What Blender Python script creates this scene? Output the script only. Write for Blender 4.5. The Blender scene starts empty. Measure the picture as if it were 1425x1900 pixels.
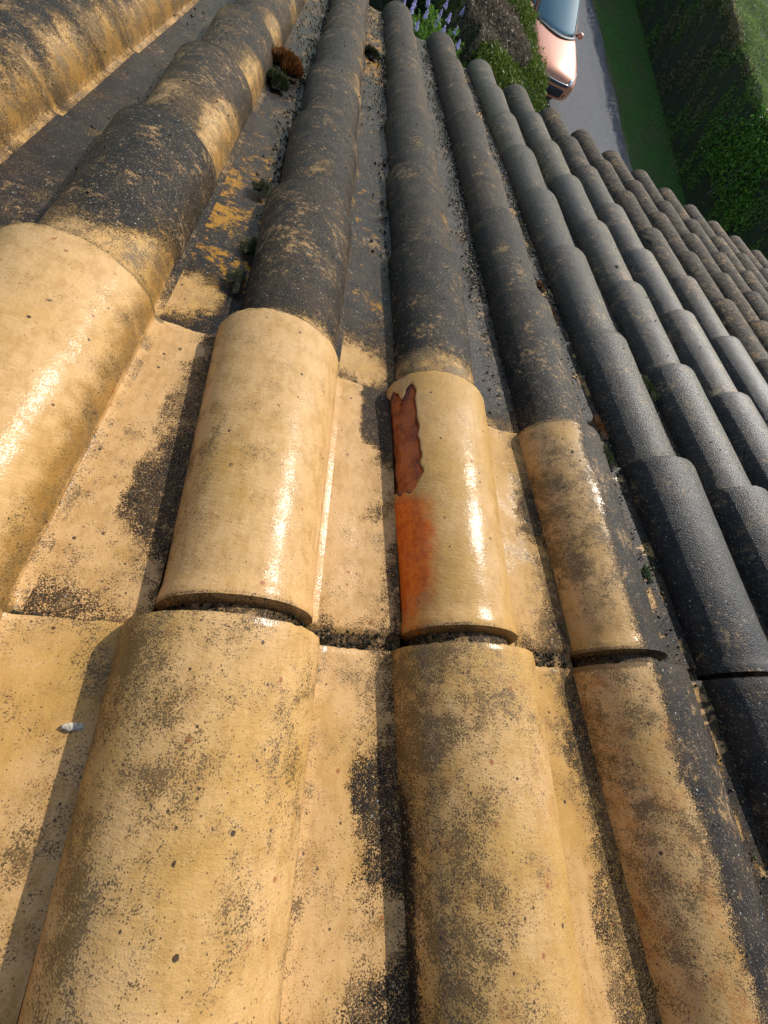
import bpy, math, random
import numpy as np
from mathutils import Vector, Matrix, noise as mnoise

random.seed(7); rng = np.random.default_rng(11)
D = bpy.data
col = bpy.context.scene.collection
S = bpy.context.scene

# ------------------------------------------------------------------ camera
PITCH = math.radians(18.0)
CAM = Vector((0.3082, 0.4092, 7.0))
cam = D.objects.new('camera', D.cameras.new('camera')); col.objects.link(cam)
cr = Vector((0.91818, 0.118645, 0.377974)); cu = Vector((-0.20484, 0.958842, 0.196627)); cv = Vector((0.339089, 0.257964, -0.904695))
m = Matrix.Identity(4)
for k in range(3):
    m[k][0] = cr[k]; m[k][1] = cu[k]; m[k][2] = -cv[k]; m[k][3] = CAM[k]
cam.matrix_world = m
cam.data.sensor_fit = 'VERTICAL'; cam.data.sensor_height = 36.0; cam.data.lens = 758.66/1900*36
cam.data.clip_start = 0.02; cam.data.clip_end = 2000
S.camera = cam
# ------------------------------------------------------------------ world, sun, exposure
sd = Vector((0.54, 0.640, 0.548)).normalized()
w = D.worlds.new('World'); S.world = w; w.use_nodes = True
nt = w.node_tree; bg = nt.nodes['Background']
sky = nt.nodes.new('ShaderNodeTexSky'); sky.sky_type = 'NISHITA'; sky.sun_disc = False
sky.sun_elevation = math.asin(sd.z); sky.sun_rotation = math.atan2(sd.x, sd.y)
nt.links.new(sky.outputs[0], bg.inputs[0]); bg.inputs[1].default_value = 0.15
sl = D.lights.new('sun', 'SUN'); sl.energy = 3.7; sl.angle = math.radians(0.5); sl.color = (1.0, 0.955, 0.89)
so = D.objects.new('sun', sl); col.objects.link(so); so.rotation_euler = sd.to_track_quat('Z', 'Y').to_euler()
S.view_settings.view_transform = 'Standard'; S.view_settings.look = 'None'
S.view_settings.gamma = 1; S.view_settings.use_curve_mapping = False
S.view_settings.exposure = 0.22

# ------------------------------------------------------------------ helpers
def link(name, me, mat=None, parent=None):
    o = D.objects.new(name, me); col.objects.link(o)
    if mat is not None: me.materials.append(mat)
    if parent is not None: o.parent = parent
    return o
def tag(o, label=None, cat=None, group=None, kind=None):
    if label: o['label'] = label
    if cat: o['category'] = cat
    if group: o['group'] = group
    if kind: o['kind'] = kind
    return o
def empty(name, loc=(0, 0, 0), rot=(0, 0, 0)):
    o = D.objects.new(name, None); o.empty_display_size = .1; col.objects.link(o)
    o.location = loc; o.rotation_euler = rot; return o
def mesh(name, vs, fs, smooth=True):
    me = D.meshes.new(name); me.from_pydata([tuple(v) for v in vs], [], fs); me.update()
    if smooth: me.polygons.foreach_set('use_smooth', [True]*len(me.polygons))
    return me
def npmesh(name, V, F, smooth=False):
    """V (n,3) array, F (m,k) array of k-gons"""
    me = D.meshes.new(name); k = F.shape[1]
    me.vertices.add(len(V)); me.vertices.foreach_set('co', V.astype(np.float32).ravel())
    me.loops.add(F.size); me.loops.foreach_set('vertex_index', F.astype(np.int32).ravel())
    me.polygons.add(len(F)); me.polygons.foreach_set('loop_start', np.arange(0, F.size, k, dtype=np.int32))
    me.polygons.foreach_set('use_smooth', np.full(len(F), smooth, dtype=bool))
    me.update(calc_edges=True); me.validate(); return me
def attr(me, name, arr):
    a = me.attributes.new(name, 'FLOAT_COLOR', 'POINT')
    A = np.ones((len(me.vertices), 4), np.float32); A[:, :3] = arr; a.data.foreach_set('color', A.ravel())
def sm(a, b, x):
    if a == b: return 0.0 if x < a else 1.0
    t = max(0.0, min(1.0, (x-a)/(b-a))); return t*t*(3-2*t)
def nz(x, y, z=0.0, s=1.0): return mnoise.noise(Vector((x*s, y*s, z)))
def fbm(x, y, z=0.0, s=1.0, o=4): return mnoise.fractal(Vector((x*s, y*s, z)), 0.8, 2.1, o)

class NB:
    """little node builder"""
    def __init__(s, name):
        s.m = D.materials.new(name); s.m.use_nodes = True; s.t = s.m.node_tree; s.b = s.t.nodes['Principled BSDF']
        s.p = s.t.nodes.new('ShaderNodeNewGeometry').outputs['Position']
    def n(s, ty, **kw):
        nd = s.t.nodes.new(ty)
        for k, v in kw.items(): setattr(nd, k, v)
        return nd
    def L(s, a, b): s.t.links.new(a, b)
    def put(s, sock, v):
        if hasattr(v, 'is_linked') or isinstance(v, bpy.types.NodeSocket): s.L(v, sock)
        else: sock.default_value = v
    def noise(s, scale, det=3, rough=.55, vec=None, dist=0.0):
        nd = s.n('ShaderNodeTexNoise'); s.L(vec or s.p, nd.inputs['Vector'])
        nd.inputs['Scale'].default_value = scale; nd.inputs['Detail'].default_value = det; nd.inputs['Roughness'].default_value = rough
        nd.inputs['Distortion'].default_value = dist
        return nd.outputs['Fac']
    def voro(s, scale, vec=None, rand=1.0):
        nd = s.n('ShaderNodeTexVoronoi'); s.L(vec or s.p, nd.inputs['Vector']); nd.inputs['Scale'].default_value = scale
        nd.inputs['Randomness'].default_value = rand
        sp = s.n('ShaderNodeSeparateColor'); s.L(nd.outputs['Color'], sp.inputs[0])
        return nd.outputs['Distance'], sp.outputs[0], sp.outputs[1]
    def mth(s, op, a, b=0.0, c=0.0, clamp=False):
        nd = s.n('ShaderNodeMath', operation=op); nd.use_clamp = clamp
        s.put(nd.inputs[0], a); s.put(nd.inputs[1], b)
        if op in ('MULTIPLY_ADD',): s.put(nd.inputs[2], c)
        return nd.outputs[0]
    def add(s, a, b): return s.mth('ADD', a, b)
    def sub(s, a, b): return s.mth('SUBTRACT', a, b)
    def mul(s, a, b): return s.mth('MULTIPLY', a, b)
    def mad(s, a, b, c): return s.mth('MULTIPLY_ADD', a, b, c)
    def step(s, v, a, b, lo=0.0, hi=1.0):
        nd = s.n('ShaderNodeMapRange', interpolation_type='SMOOTHSTEP'); s.put(nd.inputs[0], v)
        nd.inputs[1].default_value = a; nd.inputs[2].default_value = b; nd.inputs[3].default_value = lo; nd.inputs[4].default_value = hi
        return nd.outputs[0]
    def mix(s, f, a, b):
        nd = s.n('ShaderNodeMix', data_type='RGBA'); s.put(nd.inputs[0], f)
        for sock, v in ((nd.inputs[6], a), (nd.inputs[7], b)):
            if isinstance(v, tuple): sock.default_value = (*v, 1)
            else: s.L(v, sock)
        return nd.outputs[2]
    def mixf(s, f, a, b):
        nd = s.n('ShaderNodeMix', data_type='FLOAT'); s.put(nd.inputs[0], f); s.put(nd.inputs[2], a); s.put(nd.inputs[3], b); return nd.outputs[0]
    def at(s, name):
        nd = s.n('ShaderNodeAttribute', attribute_name=name); sp = s.n('ShaderNodeSeparateColor'); s.L(nd.outputs['Color'], sp.inputs[0])
        return sp.outputs[0], sp.outputs[1], sp.outputs[2]
    def bump(s, h, dist, strength=1.0, normal=None):
        nd = s.n('ShaderNodeBump'); s.L(h, nd.inputs['Height']); nd.inputs['Distance'].default_value = dist; s.put(nd.inputs['Strength'], strength)
        if normal: s.L(normal, nd.inputs['Normal'])
        return nd.outputs[0]
    def out(s, color=None, rough=None, normal=None, **kw):
        if color is not None:
            if isinstance(color, tuple): s.b.inputs['Base Color'].default_value = (*color, 1)
            else: s.L(color, s.b.inputs['Base Color'])
        if rough is not None: s.put(s.b.inputs['Roughness'], rough)
        if normal is not None: s.L(normal, s.b.inputs['Normal'])
        for k, v in kw.items(): s.put(s.b.inputs[k.replace('_', ' ')], v)
        return s.m

# ------------------------------------------------------------------ tile clay
def clay_material():
    M = NB('weathered_clay')
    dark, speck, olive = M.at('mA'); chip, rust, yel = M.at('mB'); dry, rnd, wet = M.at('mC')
    # shift the pattern from tile to tile
    cmb = M.n('ShaderNodeCombineXYZ'); M.L(M.mul(rnd, 37.0), cmb.inputs[0]); M.L(M.mul(rnd, 11.0), cmb.inputs[1]); M.L(M.mul(rnd, 5.0), cmb.inputs[2])
    va = M.n('ShaderNodeVectorMath', operation='ADD'); M.L(M.p, va.inputs[0]); M.L(cmb.outputs[0], va.inputs[1]); V = va.outputs[0]
    # streaks run down the slope
    mp = M.n('ShaderNodeMapping'); mp.inputs['Scale'].default_value = (1.0, .35, .8); M.L(V, mp.inputs['Vector']); VS = mp.outputs[0]
    big = M.noise(9, 4, .6, V); mid = M.noise(42, 6, .62, V); fine = M.noise(380, 4, .65, V); grit = M.noise(1000, 2, .6, V)
    mid2 = M.noise(110, 5, .7, V); streak = M.noise(140, 4, .6, VS); tiny = M.noise(760, 3, .7, V); clus = M.noise(24, 5, .68, V)
    # clean clay: ochre to pinkish cream
    base = M.mix(M.step(M.add(big, M.mul(M.sub(rnd, .5), .16)), .35, .62), (.49, .280, .075), (.58, .35, .140))
    base = M.mix(M.step(M.add(M.mul(streak, .5), M.mul(mid, .5)), .42, .62, 0, .55), base, (.39, .21, .052))
    base = M.mix(M.step(mid2, .5, .72, 0, .3), base, (.70, .45, .22))
    base = M.mix(M.step(fine, .45, .7, 0, .25), base, (.44, .23, .07))
    # olive grime on the steep flanks
    ol = M.step(M.add(M.add(olive, M.mul(M.sub(mid, .5), .8)), M.mul(M.sub(tiny, .5), .9)), .34, .82, 0, .85)
    base = M.mix(ol, base, M.mix(M.step(clus, .4, .6), (.27, .135, .022), (.20, .11, .026)))
    # small red and brown spots
    d1, r1, g1 = M.voro(70, V)
    red = M.mul(M.step(M.add(d1, M.mul(fine, .25)), .20, .32, 1, 0), M.step(r1, .90, .91))
    base = M.mix(M.mul(red, .75), base, (.26, .055, .02))
    # lichen specks, clustered and finely stippled
    cl = M.add(M.mul(M.sub(clus, .5), .95), M.mul(M.sub(speck, .53), .66))
    sv = M.add(M.add(M.mul(M.sub(tiny, .5), 1.15), M.mul(M.sub(mid2, .5), .55)), cl)
    sp = M.step(sv, .135, .20)
    base = M.mix(M.mul(sp, .93), base, M.mix(M.step(mid2, .4, .6), (.020, .014, .008), (.085, .05, .018)))
    sp2 = M.mul(M.step(M.add(M.add(M.mul(M.sub(grit, .5), 1.1), M.mul(M.sub(mid, .5), .7)), M.mul(cl, .35)), .16, .22), .65)
    base = M.mix(sp2, base, (.10, .055, .025))
    dS, rS, gS = M.voro(520, V)
    dots = M.mul(M.step(M.add(dS, M.mul(grit, .25)), .36, .46, 1, 0), M.step(M.sub(rS, M.add(M.mul(cl, 1.1), M.mul(M.sub(mid2, .5), .5))), .14, .24, 1, 0))
    base = M.mix(M.mul(dots, .88), base, M.mix(M.step(gS, .3, .7), (.022, .015, .009), (.12, .06, .02)))
    dT, rT, gT = M.voro(230, V)
    dots2 = M.mul(M.step(M.add(dT, M.mul(fine, .35)), .38, .48, 1, 0), M.step(M.sub(rT, M.mul(cl, .6)), .03, .06, 1, 0))
    base = M.mix(M.mul(dots2, .9), base, (.03, .02, .012))
    haze_ = M.step(M.add(cl, M.mul(M.sub(mid2, .5), .4)), -.05, .40, 0, .42)
    base = M.mix(haze_, base, (.28, .165, .045))
    # round black spots
    d2, r2, g2 = M.voro(95, V)
    blk = M.mul(M.step(M.add(d2, M.mul(fine, .22)), .24, .30, 1, 0), M.step(M.add(r2, M.mul(speck, .06)), .965, .97))
    base = M.mix(M.mul(blk, .9), base, (.03, .018, .012))
    d5, r5, g5 = M.voro(38, V); cru = M.mul(M.step(M.add(d5, M.add(M.mul(mid2, .45), M.mul(fine, .25))), .40, .46, 1, 0), M.step(r5, .93, .94))
    base = M.mix(M.mul(cru, .85), base, (.045, .038, .024))
    # terracotta stain and the spalled patch
    rv = M.step(M.add(M.add(rust, M.mul(M.sub(mid, .5), .9)), M.mul(M.sub(tiny, .5), .8)), .25, .85)
    base = M.mix(M.mul(rv, M.sub(1.0, M.mul(sp, .65))), base, M.mix(M.step(mid2, .35, .65), (.70, .165, .010), (.50, .085, .008)))
    cv_ = M.step(M.add(chip, M.mul(M.sub(mid2, .5), .3)), .46, .54)
    cc = M.mix(M.step(mid, .42, .6), (.46, .125, .032), (.30, .065, .018))
    cc = M.mix(M.step(M.add(M.mul(mid, .5), M.mul(streak, .5)), .56, .62), cc, (.04, .015, .008))
    cc = M.mix(M.mul(M.step(chip, .5, .6), M.step(chip, .66, .86, 1, 0)), cc, (.10, .028, .010)); cc = M.mix(M.step(tiny, .55, .68, 0, .6), cc, (.08, .02, .008))
    base = M.mix(cv_, base, cc)
    # black algae film with tan flecks
    dv = M.add(M.add(dark, M.mul(M.sub(mid2, .5), .75)), M.mul(M.sub(tiny, .5), 1.35))
    dm = M.step(dv, .45, .60)
    film = M.mix(M.step(mid, .35, .65), (.011, .0095, .008), (.026, .019, .013))
    film = M.mix(M.step(M.add(clus, M.mul(M.sub(rnd, .5), .30)), .46, .70, 0, .9), film, (.050, .032, .016))
    film = M.mix(M.mul(ol, .5), film, (.05, .032, .010))
    film = M.mix(M.mul(dry, .8), film, M.mix(M.step(mid, .40, .62), (.028, .022, .015), (.115, .082, .046)))
    film = M.mix(M.step(grit, .57, .67, 0, .45), film, (.07, .05, .032))
    fl = M.add(M.add(M.mul(M.sub(speck, .5), .30), M.add(M.mul(M.sub(mid2, .5), 1.0), M.mul(M.sub(tiny, .5), .8))), M.add(M.mul(M.sub(big, .5), .6), M.mul(M.sub(clus, .5), .6)))
    film = M.mix(M.mul(M.step(fl, .18, .24), .85), film, (.42, .25, .10))
    film = M.mix(M.step(M.add(M.mul(M.sub(tiny, .5), 1.0), M.mul(M.sub(mid, .5), .8)), .16, .24, 0, .6), film, (.22, .15, .08))
    fd = M.mul(M.step(dS, .30, .42, 1, 0), M.step(M.sub(rS, M.mul(M.sub(speck, .5), .35)), .10, .16, 1, 0)); film = M.mix(M.mul(fd, .85), film, M.mix(M.step(gS, .3, .7), (.34, .24, .13), (.20, .19, .16)))
    # pale lichen dots and black pits
    d3, r3, g3 = M.voro(210, V)
    wh = M.mul(M.step(d3, .22, .30, 1, 0), M.step(r3, .955, .96)); film = M.mix(M.mul(wh, .8), film, (.42, .42, .36))
    bl = M.mul(M.step(d3, .30, .38, 1, 0), M.step(g3, .93, .94)); film = M.mix(bl, film, (.008, .008, .008))
    base = M.mix(dm, base, film)
    # yellow lichen
    yv = M.step(M.add(M.add(M.mul(yel, .24), M.mul(M.sub(mid, .5), .9)), M.add(M.mul(M.sub(mid2, .5), .9), M.mul(M.sub(tiny, .5), .7))), .24, .30)
    base = M.mix(M.mul(yv, M.step(yel, .02, .1)), base, M.mix(M.step(fine, .4, .6), (.55, .27, .012), (.30, .13, .01)))
    # gloss: wet film
    wv = M.step(M.add(wet, M.mul(M.sub(mid, .5), .8)), .45, .7)
    rough = M.mixf(dm, M.mad(fine, .30, .45), M.sub(M.mad(mid2, .30, .42), M.mul(wet, .9)))
    rough = M.mixf(M.mul(dry, .9), rough, .80)
    rough = M.mixf(wv, rough, .18); rough = M.mixf(M.mul(cv_, .6), rough, .35)
    h = M.add(M.mul(grit, M.mixf(dm, .22, 1.1)), M.mul(fine, M.mixf(dm, .30, 1.5)))
    h = M.add(h, M.mul(mid, .55)); h = M.sub(h, M.mul(dm, .15)); h = M.add(h, M.mul(cv_, M.mul(mid2, 3.0)))
    h = M.add(h, M.mul(dm, M.add(M.mul(wh, .8), bl))); h = M.sub(h, M.mul(blk, .25))
    # thin water runs as ripples across the pan
    rp = M.n('ShaderNodeMapping'); rp.inputs['Scale'].default_value = (1.0, 2.6, 1.0); rp.inputs['Rotation'].default_value = (0, 0, .35); M.L(V, rp.inputs['Vector'])
    rip = M.noise(110, 3, .6, rp.outputs[0]); h = M.add(h, M.mul(M.mul(rip, wet), 4.5))
    nrm = M.bump(h, .0013, .85)
    cn = M.bump(M.add(M.mul(fine, M.mixf(dm, .36, 1.5)), M.add(M.mul(mid, .55), M.mul(mid2, .30))), .0008, .9)
    sub_ = M.mixf(dm, .22, .16)
    return M.out(base, rough, nrm, Specular_IOR_Level=sub_, Coat_Weight=M.mul(M.sub(1.0, dry), M.mixf(dm, M.mul(M.step(clus, .38, .60, .15, .60), M.step(fine, .38, .52, .2, .75)), M.mad(wet, .95, .06))), Coat_Roughness=M.mixf(dm, M.mad(mid2, .14, .06), M.mad(mid2, .25, .12)), Coat_Normal=cn)
CLAY = clay_material()

# ------------------------------------------------------------------ roof frame
W, P = 0.25, 0.39476
ROOF = Matrix.Translation((0, 0, 6.6886)) @ Matrix.Rotation(-PITCH, 4, 'X')
def rw(x, y, z): return ROOF @ Vector((x, y, z))
ri = {}
TH = .012
def prof(t, j=0):
    q = 1.0 if j < 2 else .82; t_ = .5+(t-.5)*q
    xL = W*(.055 - .090*t_); xR = W*(.615 + .035*t_); H = .066 + .008*t_; zo = (.014 if j < 2 else .0115)*t
    return xL, xR, H, zo
NH = 40
def section(t, n=NH, j=0):
    """outer profile points of barrel (left foot to fillet) and pan, plus crosswise parameter"""
    xL, xR, H, zo = prof(t, j); xc = (xL+xR)/2; a = (xR-xL)/2
    B = []
    for k in range(n+1):
        f = math.pi*(1-k/n)
        c = math.cos(f); s_ = math.sin(f)
        B.append([xc + a*math.copysign(abs(c)**.98, c), zo + H*max(0, s_)**.95, k/n])
    B[0][1] = zo - .004
    # fillet into the pan
    z1 = [max(b[1], zo) for b in B]
    B[-2][1] = max(B[-2][1], zo+.010); B[-1][1] = zo+.0028
    B.append([xR+.005, zo+.0009, 1.0]); B.append([xR+.010, zo, 1.0])
    Pn = []
    x0 = xR+.010; x1 = W*.83; x2 = W*(1.04 - .05*t)
    for k in range(9): Pn.append([x0+(x1-x0)*k/8, zo, k/8*.75])
    for k in range(1, 5): Pn.append([x1+(x2-x1)*k/4, zo+.0065*(k/4)**1.3, .75+.25*k/4])
    return B, Pn
GAPS = {(1, 1): .020, (2, 1): .021, (3, 1): .019, (4, 1): .010, (0, 2): .004, (3, 2): .006, (4, 2): .008, (5, 2): .006}
def gap(i, j):
    if (i, j) in GAPS: return GAPS[i, j]
    r = random.Random(i*57+j*13); return r.uniform(.0015, .0085)

def masks(i, j, s, t, pan, x, y, rnd):
    """x,y in tile units (columns, rows).  returns dark,speck,olive / chip,rust,yel / dry,rnd,wet"""
    Y = j + t
    n1 = fbm(x*.25*14, y*.395*14, rnd*9); n2 = nz(x*.25*6, y*.395*6, rnd*5+3)
    dark = 1.0; speck = .5; olive = 0; chip = 0; rust = 0; yel = 0; dry = 0; wet = 0
    def edge(d, wd=.05): return .5 + max(-.5, min(.5, d/wd*.5))      # d in metres, >0 is dark
    if not pan:
        if i <= 1:
            if Y < 2.0: dark = 0.0
            else:
                dark = 1.0
                if i == 1 and j == 2: dark = edge((t-.05)*P - .010 + n1*.018 + (.035 if s < .7 else -.03)*abs(s-.7), .06)
                if i == 0:
                    right = sm(.55, .8, s)*(1-sm(.97, 1.0, s))
                    if j == 2: dark = edge(.03 + (t-.18)*P*.5 - right*.05 + n1*.03 - .02*(1-sm(.1, .4, t)), .07)
                    if j == 3: dark = edge(.02 - right*.07*(1-sm(.5, .75, t)) + n1*.035 + .05*sm(.45, .8, t), .07)
                    if j >= 4: dark = edge(.03 - right*.05*(1-sm(.1, .4, abs(t-.2))) + n1*.03, .07)
                if i < 0: dark = edge(.034 - .045*sm(.5, .9, s) + n1*.05, .08)
            if i == 0 and j == 1: speck = .30 + .35*sm(.72, .95, s)
            if i == 1: speck = .36 + .2*(1-sm(.1, .45, s)) + .18*n2
            if i == 1 and j == 0: speck = .50 + .25*n2 + .22*(1-sm(.2, .5, s))*(1-sm(.55, .9, abs(t-.45)))
        elif i == 2:
            if Y < 2: dark = 0
            elif j == 2: dark = edge((t-.17)*P + n1*.012 - .02*sm(.80, .95, s)*(1-sm(.3, .5, t)) , .045)
            speck = .27 + .15*n2 + .12*(1-sm(.3, .6, s))*(1-sm(.3, .6, t))
            if j == 0: speck = .46 + .30*(1-sm(.25, .7, s)) + .15*n2
            if j == 0: dark = edge(-.03 + .065*(1-sm(.02, .16, s))*(1-sm(.18, .42, abs(t-.42))) + n1*.012, .05)
            if j == 1:
                dc = (t-.93) if False else 0
                # ragged spall on the left flank
                r_ = math.hypot((s-.13)/.17, 0)
                w_ = .30*sm(.40, .62, t) + .06*nz(t*9, 2.2)
                lim = max(.0, min(.245, .07 + w_*.72)) + .02*nz(t*26, 8.8) - .05*sm(.90, .93, t)*0
                top = .945 + .03*nz(s*30, 1.0) - .05*math.exp(-((s-.155)/.03)**2)
                dd = min((lim - s)*.22, (t-.50-.04*nz(s*16, 5))*P, (top-t)*P)
                chip = .5 + max(-.5, min(.5, dd/.011))
                rust = (1-sm(.10, .42, s+.05*n1))*(1-sm(.42, .58, t))*(.35+.65*sm(-.02, .25, t)) * 1.0
                rust = max(rust, .75*(1-sm(.03, .07, t))*(1-sm(.5, .8, s)))
                olive = .4*sm(.93, .99, t)*(1-sm(.3, .75, s))
        elif i == 3 and Y < 2:
            b = .435 if j == 1 else .42 - .03*sm(.0, 1, t)
            dark = edge((s-b)*.21 + n1*.006, .018); speck = .56 + .2*n2
            if j == 1: speck = .50 + .25*(1-sm(.15, .4, abs(t-.5)))
            if j == 0: speck = .66 + .15*n2
        elif i == 3 and j == 2:
            dark = edge(.045 - .02*(1-sm(.1, .3, t)) + n1*.02, .06)
        elif i == 2 or i == 3:
            dark = edge(.05 + n1*.02, .05)
        elif i >= 4: dark = 1.0 if n1 < .55 else .85
        if i in (1, 2, 3) and Y > 3: dark = edge(.036 - .012*sm(.5, .8, s) + n1*.035, .06)
        side = max(1-sm(.0, .16, s), sm(.78, .97, s)) if i <= 2 else 0
        olive = max(olive, side*(.75 if i <= 1 else .55))
        
        if i == 0: olive = max(olive, sm(.6, .95, s)*.85)
        if i == -1: olive = max(olive, sm(.5, .9, s)*.9)
        if i >= 4: olive = .25*(1-sm(0, .3, s))
        olive *= 1-sm(.965, .995, s)
        if i <= 0 and j >= 2: olive = max(olive, .42)
        if i == 3 and j == 0: rust = .30
        if i == 2 and j == 0: rust = .20
        if i <= 0 and Y > 2: speck = .70
        elif i <= 1 and Y > 2: speck = .58
        elif i <= 3 and Y > 2: speck = .50+.25*(1-sm(2.1, 2.6, Y))+.2*max(0, n1)
        elif i >= 4: speck = .44+.3*rnd+.2*sm(6, 9, i)
        dry = sm(5.2, 7.5, i + .55*(Y-6)) * .95 if i >= 4 else .25*sm(5, 8, Y)
        wet = 0.12 if dark < .5 else (.23 if i >= 4 else .03)
    else:
        right = sm(.62, .9, s)
        if i <= 2:
            lim = {-1: 1.8, 0: 2.30, 1: 2.28, 2: 2.10}.get(i, 1.0)
            d = (Y-lim)*P + n1*.022
            # stain creeping in from the next barrel and along the head of the tile
            st = -.055 + .068*sm(.62, .98, s + .22*n2 + .25*n1) + .02*(1-sm(0, .07, t)) + (.015 if i < 2 else -.02)*n2
            if i == -1: st -= .03
            if i == 1 and j == 1: st += .020*sm(.45, .9, t)*sm(.2, .5, s)
            if i == 0 and j == 2: st += .035
            hd = .012 - t*P*.8 + .025*n1 if t < .25 else -1
            if j == 0: hd = -1
            if j == 0 and i <= 0: st = -1
            dark = edge(max(d, st, hd), .06)
            speck = .42 + .2*n2 + .12*right
            if i == 2: speck = .48 + .25*right
            if Y > lim: dark = min(dark, edge(.046 + n1*.045, .06)) if i < 2 else dark
            yel = 0
            if i == 0 and Y > 2.2: yel = (.75+n1)*sm(2.1, 2.35, Y)*(1-.5*sm(3.2, 3.8, Y))
            if i == 1 and Y > 2.4: yel = .25+n1*.8
            if i == 1 and Y > 6: yel = .9+n1
            wet = .22*sm(lim-.1, lim+.3, Y)
            if i == -1: wet = .3*sm(1.7, 2.2, Y)
            if i == 2 and Y < 2: wet = .0; dry = .75
        else:
            dark = 1.0 if not (i == 3 and n1 > .25) else .4
            wet = .12; yel = .2+n1*.5
        olive = .12 + .3*right
        dry = max(dry, .3*sm(8, 12, i))
    return (dark, speck, olive), (chip, rust, yel), (dry, rnd, wet)

def shell(name, secs, vpos, i, j, pan, rnd, parent, fine):
    """secs: list over rows of [x,z,s]; closed shell with thickness"""
    GP = gap(i, j); nr, nc = len(secs), len(secs[0]); V = []; A = []; Bm = []; Cm = []
    t0 = 0
    length = P if j < 8 else P*1.12
    for r in range(nr):
        v = vpos[r]; t = v/P
        for c in range(nc):
            x, z, s = secs[r][c]
            a, b, cc = masks(i, j, s, t, pan, i + x/W, j + t, rnd)
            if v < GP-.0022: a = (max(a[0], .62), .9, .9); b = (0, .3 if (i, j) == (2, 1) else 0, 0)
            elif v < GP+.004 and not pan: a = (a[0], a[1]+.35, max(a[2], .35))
            elif v < GP+.012 and not pan and j >= 2: a = (a[0], a[1]+.22, a[2])  # head lip coloured paler to set off the painted gap line
            elif v > length-.005 and not pan and (j >= 1 or i >= 3): a = (max(a[0], .5 if j >= 2 else a[0]), a[1]-.5 if a[0] > .5 else a[1]+.4, a[2])  # tail rim coloured darker, standing in for the shaded gap at the lap
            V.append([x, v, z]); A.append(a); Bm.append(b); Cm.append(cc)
    no = nr*nc
    for r in range(nr):
        for c in range(nc):
            x, z, s = secs[r][c]
            p0 = secs[r][max(0, c-1)]; p1 = secs[r][min(nc-1, c+1)]
            tx, tz = p1[0]-p0[0], p1[1]-p0[1]; l = math.hypot(tx, tz) or 1
            nx, nz_ = -tz/l, tx/l
            V.append([x-nx*TH, vpos[r], z-nz_*TH]); A.append(A[r*nc+c]); Bm.append((0, 0, 0)); Cm.append((0, rnd, 0))
    # displacement: spall, slight unevenness
    for k in range(no):
        ch = Bm[k][0]
        s = secs[k//nc][k % nc][2]; x, y, z = V[k]
        p_in = V[k+no]; d = Vector((p_in[0]-x, 0, p_in[2]-z)); 
        if ch > .5:
            dep = sm(.5, .98, ch)*(.0050 + .0022*abs(nz(s*70, y*40, 3)) + .0016*abs(nz(s*25, y*120, 9)) + .0018*fbm(x, y, 0, 60) + .0010*mnoise.voronoi(Vector((x*45, y*45, z*45)))[0][0])
            d.normalize(); V[k] = [x+d.x*dep, y, z+d.z*dep]
    # hand-made wobble shared by both sides
    for q_ in range(len(V)):
        x, y, z = V[q_]; wv = nz(x, y, i*3.1+j*7.7, 9)*.0009 + nz(x, y, i*1.3+j*2.9, 28)*.00035
        if y > length-.003: y += .0016*nz(x*130, i*5+j*3, z*40)-.0010*max(0, nz(x*300, i*2+j*9, 1))*2
        V[q_] = [x, y, z+wv]
    F = []
    for r in range(nr-1):
        for c in range(nc-1):
            a = r*nc+c; F.append((a, a+1, a+nc+1, a+nc)); b = a+no; F.append((b, b+nc, b+nc+1, b+1))
    for c in range(nc-1):
        a = (nr-1)*nc+c; F.append((a, a+1, a+1+no, a+no)); a = c; F.append((a+1, a, a+no, a+1+no))
    for r in range(nr-1):
        a = r*nc; F.append((a, a+nc, a+nc+no, a+no)); a = r*nc+nc-1; F.append((a+nc, a, a+no, a+nc+no))
    me = mesh(name, V, F)
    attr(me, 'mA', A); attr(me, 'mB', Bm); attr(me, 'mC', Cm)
    try:
        me.set_sharp_from_angle(angle=math.radians(55))
    except Exception: pass
    o = link(name, me, CLAY, parent)
    return o

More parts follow.
